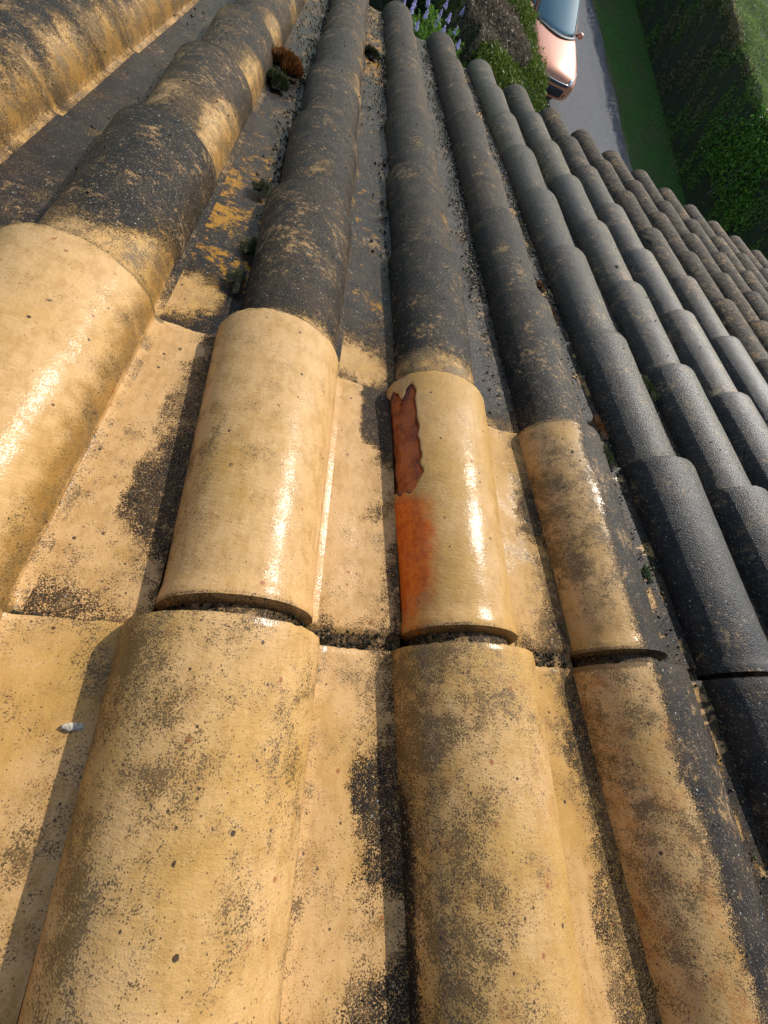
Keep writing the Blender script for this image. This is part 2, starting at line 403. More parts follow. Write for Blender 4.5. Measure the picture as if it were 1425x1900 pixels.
def vgrid(j, g, fine):
    end = P if j < 8 else P*1.12
    n = {2: 90, 1: 34, 0: 16}[fine]
    head = [-.05, g-.010, g-.004, g-.001, g+.001, g+.003, g+.006, g+.010, g+.014, g+.019, g+.025]
    lo = g+.033
    body = [lo + (end-.004-lo)*k/n for k in range(n+1)]
    return head + body + [end-.0015, end]
def make_tile(i, j, label, group):
    fine = 2 if (i, j) in ((2, 1), (1, 1), (1, 0), (2, 0), (3, 1), (3, 0), (0, 1), (0, 0), (0, 2), (-1, 0), (-1, 1)) else (1 if j <= 4 else 0)
    r_ = random.Random(i*131+j*17+5); rnd = r_.random()
    g = gap(i, j); vp = vgrid(j, g, fine)
    loc = rw(i*W + (r_.uniform(-.0015, .0015) if i > 3 else 0), j*P, r_.uniform(-.0012, .0012))
    e = empty('clay_tile', loc, (-PITCH + math.radians(r_.uniform(-.12, .12)), math.radians(r_.uniform(-.25, .25)), math.radians(r_.uniform(-.55, .55))))
    n = NH if fine else 22
    if (i, j) == (2, 1): n = 110
    Bs, Ps = [], []
    for v in vp:
        t = v/P
        B, Pn = section(max(-.1, min(1.12, t)), n, j)
        # rolled head rim, with the neck dropping below it
        q = v-g
        off = 0.0
        if q < -.003: off = -.0095
        elif q < .001: off = -.0095 + .0120*sm(-.004, .001, q)
        elif q < .006: off = .0025
        else: off = .0025*(1-sm(.006, .024, q))
        if v > (P if j < 8 else P*1.12) - .002: off -= .0008
        xc = (B[0][0]+B[n][0])/2
        for b in B[:n+1]:
            dx, dz = b[0]-xc, b[1]-t*.014+.01; l = math.hypot(dx, dz) or 1
            b[0] += dx/l*off; b[1] += dz/l*off
        poff = -.004*(1-sm(-.003, .003, q)) + (-.0008 if v > P-.002 else 0)
        for b in B[n+1:]: b[1] += poff
        for b in Pn: b[1] += poff
        Bs.append(B); Ps.append(Pn)
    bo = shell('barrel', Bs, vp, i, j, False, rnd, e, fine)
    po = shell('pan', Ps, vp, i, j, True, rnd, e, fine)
    tag(e, label, 'tile', group)
    return e

# visible test through the camera
camr = (cr, cu, cv)
def pix(p):
    d = Vector(p)-CAM; z = d.dot(cv)
    if z <= .02: return None
    return 712.5+758.66*d.dot(cr)/z, 950-758.66*d.dot(cu)/z
ORD = ['zeroth', 'first', 'second', 'third', 'fourth', 'fifth', 'sixth', 'seventh', 'eighth', 'ninth', 'tenth', 'eleventh', 'twelfth', 'thirteenth', 'fourteenth', 'fifteenth', 'sixteenth', 'seventeenth', 'eighteenth', 'nineteenth', 'twentieth', 'twenty-first', 'twenty-second', 'twenty-third']
tiles = []
for i in range(-3, 22):
    for j in range(0, 9):
        vis = False
        for a in np.linspace(0.0, 1, 9):
            for b in np.linspace(0, 1, 9):
                for z in (0.01, .07 if a < .6 else .01):
                    q = pix(rw((i+a)*W, (j+b)*P, z))
                    if q and 4 < q[0] < 1421 and 4 < q[1] < 1896: vis = True
        if vis: tiles.append((i, j))
imin = min(t[0] for t in tiles)
for (i, j) in tiles:
    ci = i-imin+1; js = [b for a, b in tiles if a == i]
    special = {(2, 1): 'cream roof tile with a broken terracotta patch and orange stain on its left flank',
               (3, 1): 'roof tile half scrubbed ochre, half black, below the similar tile touching the bottom edge',
               (3, 0): 'roof tile with ochre left half and black right half, reaching the bottom right of frame',
               (2, 0): 'ochre roof tile at bottom centre, its barrel directly before the broken tile',
               (1, 0): 'large ochre roof tile at the bottom left, black lichen speckles down its barrel',
               (1, 1): 'clean yellow roof tile with a shiny streak, left neighbour of the broken tile',
               (0, 1): 'huge clean peach roof tile at the left edge below the blackened barrel'}
    if (i, j) == (3, 1): special[(3, 1)] = 'half scrubbed roof tile, ochre left and black right, directly right of the broken tile'
    look = 'dark wet' if i < 8 else 'grey-brown lichened'
    if i <= 2 and j < 2: look = 'clean ochre'
    elif i <= 3: look = 'blackened tan-flecked'
    if (i, j) in special: lab = special[i, j]
    elif i >= 2: lab = f'{look} roof tile, {ORD[9-j]} up from gutter in {ORD[ci]} column from left'
    else: lab = f'{look} roof tile, {ORD[js.index(j)+1]} from the near end of the {ORD[ci]} column from left'
    make_tile(i, j, lab, 'interlocking clay tiles laid in sloping columns')
print('tiles', len(tiles), 'first col', imin)

exec_bg = True
# ------------------------------------------------------------------ simple materials
def simple(name, c1, c2, scale=8, rough=.8, bump=.0, bscale=40, **kw):
    M = NB(name); f = M.noise(scale, 5, .6)
    colr = M.mix(M.step(f, .35, .65), c1, c2)
    nrm = M.bump(M.noise(bscale, 4, .6), bump, .8) if bump else None
    return M.out(colr, rough, nrm, **kw)
def leaf_mat(name, cs, brown=None, bamt=.5, bscale=.7, rough=.6, trans=.25):
    M = NB(name); r, g, b = M.at('rnd')
    c = M.mix(r, cs[0], cs[1]); c = M.mix(M.step(g, .6, 1, 0, .8), c, cs[2])
    if brown: c = M.mix(M.step(M.add(M.mul(b, .9), M.mul(M.noise(bscale, 4, .6), .3)), bamt, bamt+.18), c, brown)
    M.out(c, rough, Specular_IOR_Level=.3)
    if trans:
        tr = M.n('ShaderNodeBsdfTranslucent'); M.L(c, tr.inputs[0]); mx = M.n('ShaderNodeMixShader'); mx.inputs[0].default_value = trans
        o = M.t.nodes['Material Output']; M.L(M.b.outputs[0], mx.inputs[1]); M.L(tr.outputs[0], mx.inputs[2]); M.L(mx.outputs[0], o.inputs[0])
    return M.m
def leaves(name, C, size, mat, parent=None, up=0.0, aspect=.5, brown=None, norm=None, axis=None):
    """rhombic leaf faces centred at C (n,3)"""
    n = len(C); a = rng.normal(size=(n, 3)); 
    if axis is not None: a = a*.5 + axis
    if up: a[:, 2] = np.abs(a[:, 2])+up
    a /= np.linalg.norm(a, axis=1)[:, None]
    b = rng.normal(size=(n, 3)); b -= a*(a*b).sum(1)[:, None]; b /= np.linalg.norm(b, axis=1)[:, None]
    s = size*rng.uniform(.55, 1.3, (n, 1))
    V = np.stack([C-a*s*.5, C+b*s*aspect*.5, C+a*s*.5, C-b*s*aspect*.5], 1).reshape(-1, 3)
    F = np.arange(4*n).reshape(n, 4)
    me = npmesh(name, V, F)
    R = rng.random((n, 3)); R[:, 2] = 0 if brown is None else brown
    attr(me, 'rnd', np.repeat(R, 4, axis=0))
    return link(name, me, mat, parent)

AC = math.radians(12.5); cvx, cvy = math.cos(AC), math.sin(AC); ux, uy = -math.sin(AC), math.cos(AC)
def cuw(c, u, z=0.0): return Vector((CAM.x + c*cvx + u*ux, CAM.y + c*cvy + u*uy, z))
def CUW(c, u, z): return np.stack([CAM.x + c*cvx + u*ux, CAM.y + c*cvy + u*uy, z], -1)
def strip(name, c0, c1, u0, u1, z, mat, nu=40, wob=0.0, wob2=None):
    V = []; F = []
    for k in range(nu+1):
        u = u0+(u1-u0)*k/nu
        V.append(cuw(c0+wob*nz(u, 1.7, 0, .9), u, z)); V.append(cuw(c1+(wob if wob2 is None else wob2)*nz(u, 9.1, 0, .9), u, z))
        if k: F.append((2*k-2, 2*k-1, 2*k+1, 2*k))
    return link(name, mesh(name, V, F), mat)

# ground, road, verge
soil = simple('garden_earth', (.022, .026, .010), (.045, .035, .018), 3, .95, .02, 30)
grass_base = simple('grass_floor', (.06, .14, .028), (.10, .20, .042), 2.5, .95, .02, 60)
V = [(-400, -400, 0), (400, -400, 0), (400, 400, 0), (-400, 400, 0)]
tag(link('ground', mesh('ground', V, [(0, 1, 2, 3)]), grass_base), kind='structure')
tag(strip('garden_bed', -6, 7.4, 1.5, 40, .004, soil), kind='structure')
M = NB('asphalt')
tc = M.n('ShaderNodeVectorMath', operation='DOT_PRODUCT'); M.L(M.p, tc.inputs[0]); tc.inputs[1].default_value = (cvx, cvy, 0)
cc = M.sub(tc.outputs[1], CAM.x*cvx+CAM.y*cvy)
cc = M.add(cc, M.mul(M.sub(M.noise(1.2, 3, .6), .5), .5))
trk = M.add(M.step(cc, 11.9, 12.3), M.mul(M.step(cc, 8.4, 9.0), M.step(cc, 9.4, 10.0, 1, 0)))
a = M.mix(M.step(M.noise(45, 4, .8), .38, .62), (.050, .052, .056), (.15, .152, .155))
a = M.mix(M.mul(trk, .25), a, (.05, .05, .053))
a = M.mix(M.step(M.noise(25, 4, .7), .60, .68, 0, .5), a, (.19, .185, .17))
asphalt = M.out(a, .85, M.bump(M.noise(140, 3, .7), .006, .8))
tag(strip('road', 7.75, 12.98, -6, 60, .008, asphalt, 120, .06, .10), kind='structure')
grit = simple('roadside_grit', (.20, .18, .14), (.11, .11, .07), 30, .9, .01, 80)
tag(strip('road_edge', 12.90, 13.10, -6, 60, .012, grit, 160, .10, .14), kind='structure')
tag(strip('road_shoulder', 7.55, 7.85, -6, 60, .012, grit, 160, .10, .10), kind='structure')
n = 75000
c_ = rng.uniform(13.0, 15.75, n); u_ = rng.uniform(9.5, 27, n)
c_ += .10*np.sin(u_*2.1)*np.exp(-(c_-13)*4)
grassm = leaf_mat('grass_blades', ((.13, .27, .05), (.19, .34, .07), (.28, .38, .11)), brown=(.24, .27, .10), bamt=.5, trans=.35)
gb = np.array([fbm(float(a), float(b), 1.1, .9, 4) for a, b in zip(c_, u_)]); gb = np.clip(.30+gb*.7+rng.normal(0, .15, n)+.35*np.exp(-(c_-13)/.25), 0, 1)
g = leaves('verge_grass', CUW(c_, u_, rng.uniform(.015, .05, n)*(1+gb)), .085, grassm, up=.7, aspect=.16, brown=gb)
tag(g, 'mown green grass verge between the road and the tall hedge', 'grass', kind='stuff')
yf = leaf_mat('yellow_petals', ((.65, .5, .02), (.75, .6, .03), (.7, .55, .02)), trans=.2)
fc = np.array([[13.35+random.uniform(-.25, .3), 11.3+random.uniform(-.5, .6), random.uniform(.07, .14)] for k in range(90)])
g = leaves('verge_flowers', CUW(fc[:, 0], fc[:, 1], fc[:, 2]), .045, yf, up=.8, aspect=.9)
tag(g, 'scatter of tiny yellow flowers at the road edge of the verge', 'flowers', kind='stuff')

# hedges: a dark twiggy core and leaf clumps over it
def core_box(name, c0, c1, u0, u1, z1, mat, parent, rnd=.12, nu=60):
    V = []; F = []; ring = [(0, 0), (0, .5), (0, .9), (.06, 1), (.5, 1.0), (.94, 1), (1, .9), (1, .5), (1, 0)]
    for k in range(nu+1):
        u = u0+(u1-u0)*k/nu; e = min(1, min(k, nu-k)/2+.82)
        for a_, b_ in ring:
            cm = (c0+c1)/2; c = cm + (c0+(c1-c0)*a_-cm)*e + rnd*nz(u, a_*3+b_, 1.3, .8)
            V.append(cuw(c, u, max(0, z1*b_*(e*.3+.7) + (rnd*.6*nz(u, a_*3, b_+4, 1.1) if b_ > .3 else 0))))
    m_ = len(ring)
    for k in range(nu):
        for q in range(m_-1):
            a = k*m_+q; F.append((a, a+1, a+m_+1, a+m_))
    F.append(tuple(range(m_))); F.append(tuple(range(nu*m_+m_-1, nu*m_-1, -1)))
    return link(name, mesh(name, V, F), mat, parent)
corem = simple('hedge_twigs', (.014, .026, .008), (.03, .034, .012), 5, .95, .03, 40)
hd = empty('clipped_hedge', cuw(17.4, 20, 0)); hd.rotation_euler = (0, 0, 0)
tag(hd, 'tall wide clipped hedge beyond the grass verge, its near face in shade', 'hedge')
core = core_box('branches', 15.68, 19.6, 2, 48, 2.46, corem, None, .08); core.parent = hd; core.location = -hd.location
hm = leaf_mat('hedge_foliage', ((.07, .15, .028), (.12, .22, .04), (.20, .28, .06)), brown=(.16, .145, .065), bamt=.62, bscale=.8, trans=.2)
def hz(c, u, s=.55):
    return np.array([fbm(float(a), float(b), 0, s, 3) for a, b in zip(c, u)])
n = 95000                                                                     # shaded face
u_ = 8 + 24*rng.random(n)**1.15; z_ = rng.uniform(.03, 2.55, n)
wob = np.array([nz(float(a), float(b)*1.3, 3.3, 1.6) for a, b in zip(u_[:4000], z_[:4000])]); wob = np.resize(wob, n)
c_ = 15.66 + rng.exponential(.05, n) + .05*np.sin(u_*3.1+z_*2) + .04*np.sin(u_*7.3-z_*5)
bn = np.array([fbm(float(a), float(b), 7.7, .42, 3) for a, b in zip(u_, z_)])
brown = np.clip(.22 + bn*.5 + .4*(np.clip((u_-13.5)/1.6, -1, 1)) - .9*np.exp(-((u_-13.0)/1.1)**2) + .5*np.clip((11.8-u_), 0, 1), 0, 1)
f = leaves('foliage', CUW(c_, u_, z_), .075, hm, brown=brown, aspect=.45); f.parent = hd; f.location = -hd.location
n = 100000                                                                    # top, sunlight put into its paler leaf colours
topm = leaf_mat('hedge_lit_foliage', ((.17, .26, .06), (.25, .34, .09), (.34, .38, .13)), brown=(.40, .34, .15), bamt=.75, trans=.25)
u_ = 9 + 19*rng.random(n)**1.1; c_ = 15.60 + 4.0*rng.random(n)
z_ = 2.50 + .05*np.sin(u_*1.7+c_*2.2) + .03*np.sin(u_*5-c_*4) + rng.exponential(.03, n)
brown = np.clip(.75*np.exp(-(c_-15.6)/.16) + .35*rng.random(n) + .25*np.sin(c_*3+u_), 0, 1)
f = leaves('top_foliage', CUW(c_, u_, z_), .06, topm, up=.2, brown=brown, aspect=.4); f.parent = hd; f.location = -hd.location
# leafy laurel growing through the hedge top
sh = empty('laurel_bush', cuw(15.72, 12.3, 0))
tag(sh, 'bright leafy laurel growing out of the dark hedge near the right edge', 'bush')
lm = leaf_mat('laurel_leaves', ((.06, .17, .018), (.11, .26, .03), (.2, .36, .04)), rough=.4, trans=.35)
n = 9000; th = rng.uniform(0, 2*np.pi, n); ph = np.arccos(rng.uniform(-.3, 1, n)); rr = rng.uniform(.7, 1.05, n)
C = np.stack([.34*rr*np.sin(ph)*np.cos(th), 1.6*rr*np.sin(ph)*np.sin(th)*(1+.25*np.sin(5*ph)), 1.35+1.42*rr*np.cos(ph)*(1+.12*np.sin(th*4))], -1); C[:, 2] = np.abs(C[:, 2])
C += .12*rng.normal(size=C.shape)
C2 = np.stack([C[:, 0]*cvx + C[:, 1]*ux, C[:, 0]*cvy + C[:, 1]*uy, C[:, 2]], -1)
leaves('crown', C2, .11, lm, sh, aspect=.45)
vs = []; fs = []
def tube(vs, fs, pts, rad, n=8):
    b = len(vs)
    for k, p in enumerate(pts):
        d = (Vector(pts[min(k+1, len(pts)-1)])-Vector(pts[max(0, k-1)])).normalized(); x = d.orthogonal().normalized(); y = d.cross(x)
        for q in range(n):
            a = 2*math.pi*q/n; vs.append(Vector(p)+(x*math.cos(a)+y*math.sin(a))*rad[k])
    for k in range(len(pts)-1):
        for q in range(n):
            a = b+k*n+q; a2 = b+k*n+(q+1) % n; fs.append((a, a2, a2+n, a+n))
    fs.append(tuple(range(b, b+n))); fs.append(tuple(range(b+(len(pts)-1)*n, b+len(pts)*n)))
bark = simple('bark', (.13, .115, .10), (.24, .22, .19), 14, .9, .01, 60)
for k in range(7):
    a = k*.9; tube(vs, fs, [(0, 0, 0), (.05*math.cos(a), .3*math.sin(a), 1.0), (.1*math.cos(a), .6*math.sin(a), 2.0)], [.04, .03, .012], 6)
link('stems', mesh('stems', vs, fs), bark, sh)

# near conifer hedge
hn = empty('conifer_hedge', cuw(6.2, 12, 0)); tag(hn, 'low conifer hedge beside the parked car, partly brown and dead on top', 'hedge')
core = core_box('branches', 5.45, 7.0, 10.25, 26, 1.86, corem, hn, .10, 50); core.location = -hn.location
cm_ = leaf_mat('conifer_sprays', ((.09, .15, .014), (.18, .24, .025), (.32, .32, .05)), brown=(.25, .19, .12), bamt=.5, bscale=2.0, trans=.15)
def conifer_pts(n):
    k = rng.random(n); u = 10.1 + 9*rng.random(n)**1.3
    # top surface, right face, left face, end face
    c = np.where(k < .5, rng.uniform(5.35, 7.1, n), np.where(k < .72, 7.08, np.where(k < .88, 5.35, rng.uniform(5.35, 7.1, n))))
    z = np.where(k < .5, 1.93, rng.uniform(.05, 1.95, n)); u = np.where(k >= .88, 10.1, u)
    # round the shoulders and the near end
    e = np.clip((u-10.1)/.9, 0, 1); e = np.sqrt(1-(1-e)**2); wd = .55+.45*e
    c = 6.22+(c-6.22)*wd; z = z*(.86+.14*e)
    top = k < .5; d = np.abs(c-6.22)/(.87*wd); z = np.where(top, z-.35*np.clip(d-.6, 0, 1)**2*2, z)
    c = c + .07*np.sin(u*4+z*3) + .05*np.sin(u*9.3) + rng.normal(0, .025, n); z = z + .05*np.sin(u*3.3+c*5) + rng.normal(0, .03, n); u = u+rng.normal(0, .05, n)
    return c, u, np.maximum(z, .03)
n = 70000; c_, u_, z_ = conifer_pts(n)
bn = np.array([fbm(float(a), float(b), 2.7, .9, 3) for a, b in zip(c_, u_)])
brown = np.clip(.95*np.exp(-((u_-12.0)/.95)**4)*np.clip((6.75-c_)/.3, 0, 1) + bn*.40, 0, 1)
f = leaves('sprays', CUW(c_, u_, z_), .085, cm_, hn, up=.15, brown=brown, aspect=.28); f.location = -hn.location
print('bg1')

# flowering shrub with lilac spikes
fs_ = empty('flowering_shrub', (CAM.x+1.85, CAM.y+11.85, 0)); tag(fs_, 'green shrub with lilac flower spikes below the gutter', 'shrub')
fl_leaf = leaf_mat('shrub_leaves', ((.09, .20, .02), (.16, .32, .035), (.28, .42, .05)), trans=.35, rough=.45)
pet = leaf_mat('lilac_petals', ((.62, .57, .86), (.70, .66, .92), (.78, .74, .95)), trans=.3)
vs = []; fs = []; LC = []; 
for k in range(190):
    a = random.uniform(0, 2*math.pi); r = .95*math.sqrt(random.random()); h = 1.85-.55*(r/.85)**2 + random.uniform(-.2, .12)
    tip = Vector((r*math.cos(a)*1.15, r*math.sin(a)*1.0, h)); base = Vector((tip.x*.25, tip.y*.25, .02))
    midp = base.lerp(tip, .6)+Vector((0, 0, .15))
    tube(vs, fs, [base, midp, tip], [.008, .006, .003], 5)
    for q in range(38):
        f_ = 1-random.random()**1.6*.8; p_ = midp.lerp(tip, max(0, (f_-.4)/.6)) if f_ > .4 else base.lerp(midp, f_/.4)
        LC.append([p_.x+random.gauss(0, .028), p_.y+random.gauss(0, .028), p_.z+random.gauss(0, .02)])
link('stems', mesh('stems', vs, fs), bark, fs_)
leaves('leaves', np.array(LC), .095, fl_leaf, fs_, up=.3, aspect=.32)
wsp = [(770, 5), (795, 4), (828, 8), (765, 17), (791, 27), (817, 27), (833, 34), (811, 42), (774, 49), (823, 57), (846, 58), (850, 83), (749, 10), (858, 22)]
for k, (x, y) in enumerate(wsp):
    d = (cr*(x-712.5)/758.66 - cu*(y-950)/758.66 + cv); zt = 1.78+.1*math.sin(k*2.3); s_ = (zt-7.0)/d.z
    p_ = CAM + d*s_ - fs_.location
    n = 240; t_ = rng.random(n); C = np.stack([p_.x+rng.normal(0, .020, n)*(1.15-t_), p_.y+rng.normal(0, .020, n)*(1.15-t_), p_.z-.06+.14*t_], -1)
    leaves('flower_spike', C, .024, pet, fs_, aspect=.8)
# small tree trunk behind, its crown above the picture
tr = empty('garden_tree', (CAM.x+1.0, CAM.y+12.6, 0)); tag(tr, 'grey tree trunk standing just beyond the gutter at the top edge', 'tree')
vs = []; fs = []
tube(vs, fs, [(0, 0, 0), (.0, .02, .5), (.03, .03, 1.2), (.02, .10, 2.2), (.06, .2, 3.0)], [.17, .135, .12, .11, .08], 14)
for k in range(7):
    a = k*.9; tube(vs, fs, [(.03, .12, 2.1+.12*k), (.5*math.cos(a), .12+.5*math.sin(a), 2.7+.12*k), (.95*math.cos(a), .12+.9*math.sin(a), 3.4+.1*k)], [.05, .03, .012], 7)
link('trunk', mesh('trunk', vs, fs), bark, tr)
n = 9000; C = rng.normal(size=(n, 3)); C /= np.linalg.norm(C, axis=1)[:, None]; C *= (rng.random((n, 1))**.35)*np.array([1.15, 1.15, .95]); C += (0, .15, 3.6)
C += .15*np.sin(C[:, [1, 2, 0]]*6)
leaves('crown', C, .10, leaf_mat('tree_leaves', ((.04, .10, .015), (.07, .15, .02), (.12, .2, .03)), trans=.3), tr, aspect=.5)
# ground cover of the garden
n = 26000; c_ = rng.uniform(1.0, 5.6, n); u_ = rng.uniform(10, 19, n); hgt = .35+.3*np.sin(c_*2.3+u_)*np.sin(u_*1.7)
g = leaves('garden_ground_cover', CUW(c_, u_, np.abs(rng.uniform(0, 1, n)*hgt)), .09, leaf_mat('ground_cover_leaves', ((.018, .035, .008), (.03, .055, .010), (.05, .07, .015)), trans=.2), up=.2, aspect=.4)
tag(g, 'dark shaded ground cover between the flowering shrub and the hedge', 'ground cover', kind='stuff')

# ------------------------------------------------------------------ house under the roof, gutter
eY = 9.12*P
render_ = simple('house_render', (.55, .50, .42), (.62, .57, .48), 3, .9, .003, 90)
deckm = simple('roof_battens', (.05, .035, .02), (.09, .06, .035), 12, .9, .004, 60)
def box(name, lo, hi, mat, parent, mtx=None):
    x0, y0, z0 = lo; x1, y1, z1 = hi
    V = [Vector(v) for v in ((x0, y0, z0), (x1, y0, z0), (x1, y1, z0), (x0, y1, z0), (x0, y0, z1), (x1, y0, z1), (x1, y1, z1), (x0, y1, z1))]
    if mtx: V = [mtx @ v for v in V]
    o = link(name, mesh(name, V, [(0, 3, 2, 1), (4, 5, 6, 7), (0, 1, 5, 4), (1, 2, 6, 5), (2, 3, 7, 6), (3, 0, 4, 7)], False), mat, parent)
    b = o.modifiers.new('bevel', 'BEVEL'); b.width = .004; b.segments = 2
    return o
ho = empty('house', (0, 0, 0)); tag(ho, 'house beneath the tiled roof slope, with boarded roof deck and rendered wall', 'house')
box('roof_deck', (-1.2, -.3, -.055), (5.6, eY-.06, -.026), deckm, ho, ROOF)
ew = rw(0, eY, 0)
box('wall', (-1.2, -.4, 0), (5.6, ew.y-.45, ew.z-.32), render_, ho)
box('fascia', (-1.2, ew.y-.10, ew.z-.20), (5.6, ew.y-.075, ew.z-.035), simple('fascia_paint', (.40, .38, .34), (.48, .45, .40), 6, .5), ho)
zinc = simple('zinc', (.30, .34, .37), (.42, .46, .48), 20, .35, .0006, 50, Metallic=.7)
gu = empty('rain_gutter', (0, ew.y, ew.z)); tag(gu, 'grey metal rain gutter running along the roof eave', 'gutter')
vs = []; fs = []; cy, cz, R_ = -.002, -.045, .062
ang = [math.pi + math.pi*k/16 for k in range(17)]
prof_ = [(cy+R_*math.cos(a), cz+R_*math.sin(a)) for a in ang] + [(cy+(R_-.0025)*math.cos(a), cz+(R_-.0025)*math.sin(a)) for a in reversed(ang)]
for X in (-1.1, 5.5):
    for (y_, z_) in prof_: vs.append((X, y_, z_))
m_ = len(prof_)
for q in range(m_): fs.append((q, (q+1) % m_, m_+(q+1) % m_, m_+q))
link('channel', mesh('channel', vs, fs, False), zinc, gu)
vs = []; fs = []; tube(vs, fs, [(-1.1, cy+R_+.003, cz+.004), (5.5, cy+R_+.003, cz+.004)], [.0075]*2, 12)
link('front_bead', mesh('front_bead', vs, fs), zinc, gu)
for k in range(12):
    X = -.85+k*.55
    vs = []; fs = []; pts = [(X, cy+(R_+.004)*math.cos(a), cz+(R_+.004)*math.sin(a)) for a in ang[::2]]
    tube(vs, fs, pts, [.004]*len(pts), 6); link('bracket', mesh('bracket', vs, fs), zinc, gu)

# ------------------------------------------------------------------ litter, grit, moss
def grains(name, pts, sizes, mat, cols=None):
    oc = np.array([(1, 0, 0), (-1, 0, 0), (0, 1, 0), (0, -1, 0), (0, 0, 1), (0, 0, -1)], float)
    of = np.array([(0, 2, 4), (2, 1, 4), (1, 3, 4), (3, 0, 4), (2, 0, 5), (1, 2, 5), (3, 1, 5), (0, 3, 5)])
    n = len(pts); sc = rng.uniform(.5, 1.3, (n, 1, 3))*np.array(sizes)[:, None, None]
    th = rng.uniform(0, 6.28, n); c, s = np.cos(th), np.sin(th)
    v = oc[None]*sc + rng.normal(0, .12, (n, 6, 3))*np.array(sizes)[:, None, None]
    x = v[:, :, 0]*c[:, None]-v[:, :, 1]*s[:, None]; y = v[:, :, 0]*s[:, None]+v[:, :, 1]*c[:, None]; v[:, :, 0], v[:, :, 1] = x, y
    V = (v+np.array(pts)[:, None]).reshape(-1, 3); F = (of[None]+6*np.arange(n)[:, None, None]).reshape(-1, 3)
    me = npmesh(name, V, F, True); attr(me, 'rnd', np.repeat(rng.random((n, 3)), 6, axis=0)); return link(name, me, mat)
Mm = NB('wet_litter'); r, g_, b_ = Mm.at('rnd')
c0 = Mm.mix(Mm.step(r, .72, .8), (.014, .013, .009), (.055, .040, .018)); c0 = Mm.mix(Mm.step(g_, .93, .95), c0, (.30, .26, .18)); c0 = Mm.mix(Mm.step(b_, .80, .84), c0, (.06, .09, .012))
litterm = Mm.out(c0, Mm.mad(r, .45, .28), Specular_IOR_Level=.4)
pts = []; sz = []
def in_view(p):
    q = pix(p); return q and -10 < q[0] < 1435 and -10 < q[1] < 1910
for i in range(-1, 19):
    for k in range(5200):
        Y = random.uniform(.2, 9.1); dens = .0
        if i >= 3: dens = .85 if Y < 9 else 1
        elif i == 2: dens = .75*sm(1.95, 2.6, Y)
        elif i == 1: dens = .25*sm(2.2, 3.5, Y) + .6*sm(4.6, 6, Y)
        elif i == 0: dens = .3*sm(2.6, 3.2, Y) + .5*sm(4.0, 5.5, Y)
        else: dens = .06*sm(2, 3, Y)
        if i >= 3: dens *= .55+.45*nz(i*5.3, Y, 2, 1.5) + .2
        xx = 1 - abs(random.gauss(0, .10 if i > 1 else .07)) + (.02)
        if random.random() < .25*(i > 2) or (i <= 1 and Y > 4.6 and random.random() < .4): xx = random.uniform(.66, 1.0)
        cl = .5 + fbm(i*9+xx*4, Y*2.2, 0, 1.6, 3)
        if random.random() > dens*min(1, max(0, cl+.25)) or xx < .64: continue
        t = Y % 1; zb = .014*t + (.0065*((xx-.83)/.2)**1.3 if xx > .83 else 0)
        s_ = random.choice([.0009, .0014, .0019, .0026])*(1+.4*(Y > 3))
        pts.append(rw((i+xx)*W, Y*P, zb + s_*.4 + random.random()*.004*max(0, cl)*(i > 1))); sz.append(s_)
pl = [k for k, p in enumerate(pts) if in_view(p)]
g = grains('roof_litter', [tuple(pts[k]) for k in pl], [sz[k] for k in pl], litterm)
tag(g, 'black wet grit and leaf mould lying in the tile valleys', 'litter', kind='stuff')
# litter filling the gutter mouth
pts = []; sz = []
for k in range(9000):
    X = random.uniform(-.2, 3.6); a = random.uniform(-.055, .05)
    pts.append((X, ew.y+a, ew.z-.030+random.gauss(0, .006)+.012*nz(X, a*10, 0, 5))); sz.append(random.choice([.002, .003, .005]))
g = grains('gutter_litter', pts, sz, litterm); tag(g, 'mouldy leaf litter filling the gutter at the eave', 'litter', kind='stuff')
# beads of moss and soot-like lichen standing on the barrels
def on_barrel(i, Y, s):
    t = Y % 1; B, _ = section(t, 40); k = min(39, int(s*40)); f = s*40-k
    x = B[k][0]*(1-f)+B[k+1][0]*f; z = B[k][1]*(1-f)+B[k+1][1]*f; return (i*W+x, Y*P, z)
pts = []; sz = []
for i in range(-1, 19):
    for k in range(330):
        Y = random.uniform(.0, 9.1)
        if i <= 3 and Y < 2 and (i < 3 or random.random() < .8): continue
        s = random.uniform(.08, .92); p_ = rw(*on_barrel(i, Y, s))
        if not in_view(p_): continue
        pts.append(tuple(p_)); sz.append(random.choice([.0007, .0009, .0012, .0019]))
for i in range(-1, 5):            # crumbs lodged in the open laps
    for jj in (1, 2):
        for k in range(260):
            X_ = random.uniform(0, 1); gp = gap(i, jj)/P
            Y_ = jj + random.uniform(0, max(.012, gp))
            if X_ < .62:
                if gp < .03 or random.random() < .55: continue
                q = on_barrel(i, Y_, X_/.62); q = (q[0], q[1], q[2]-.011)
            else: q = ((i+X_)*W, Y_*P, .001)
            pts.append(tuple(rw(*q))); sz.append(random.choice([.0012, .0018, .0025]))
mossbm = simple('black_moss', (.010, .010, .007), (.030, .030, .020), 300, .9, Specular_IOR_Level=.1)
g = grains('lichen_dots', pts, sz, mossbm); tag(g, 'tiny black lichen dots raised on the dark tile barrels', 'lichen', kind='stuff')

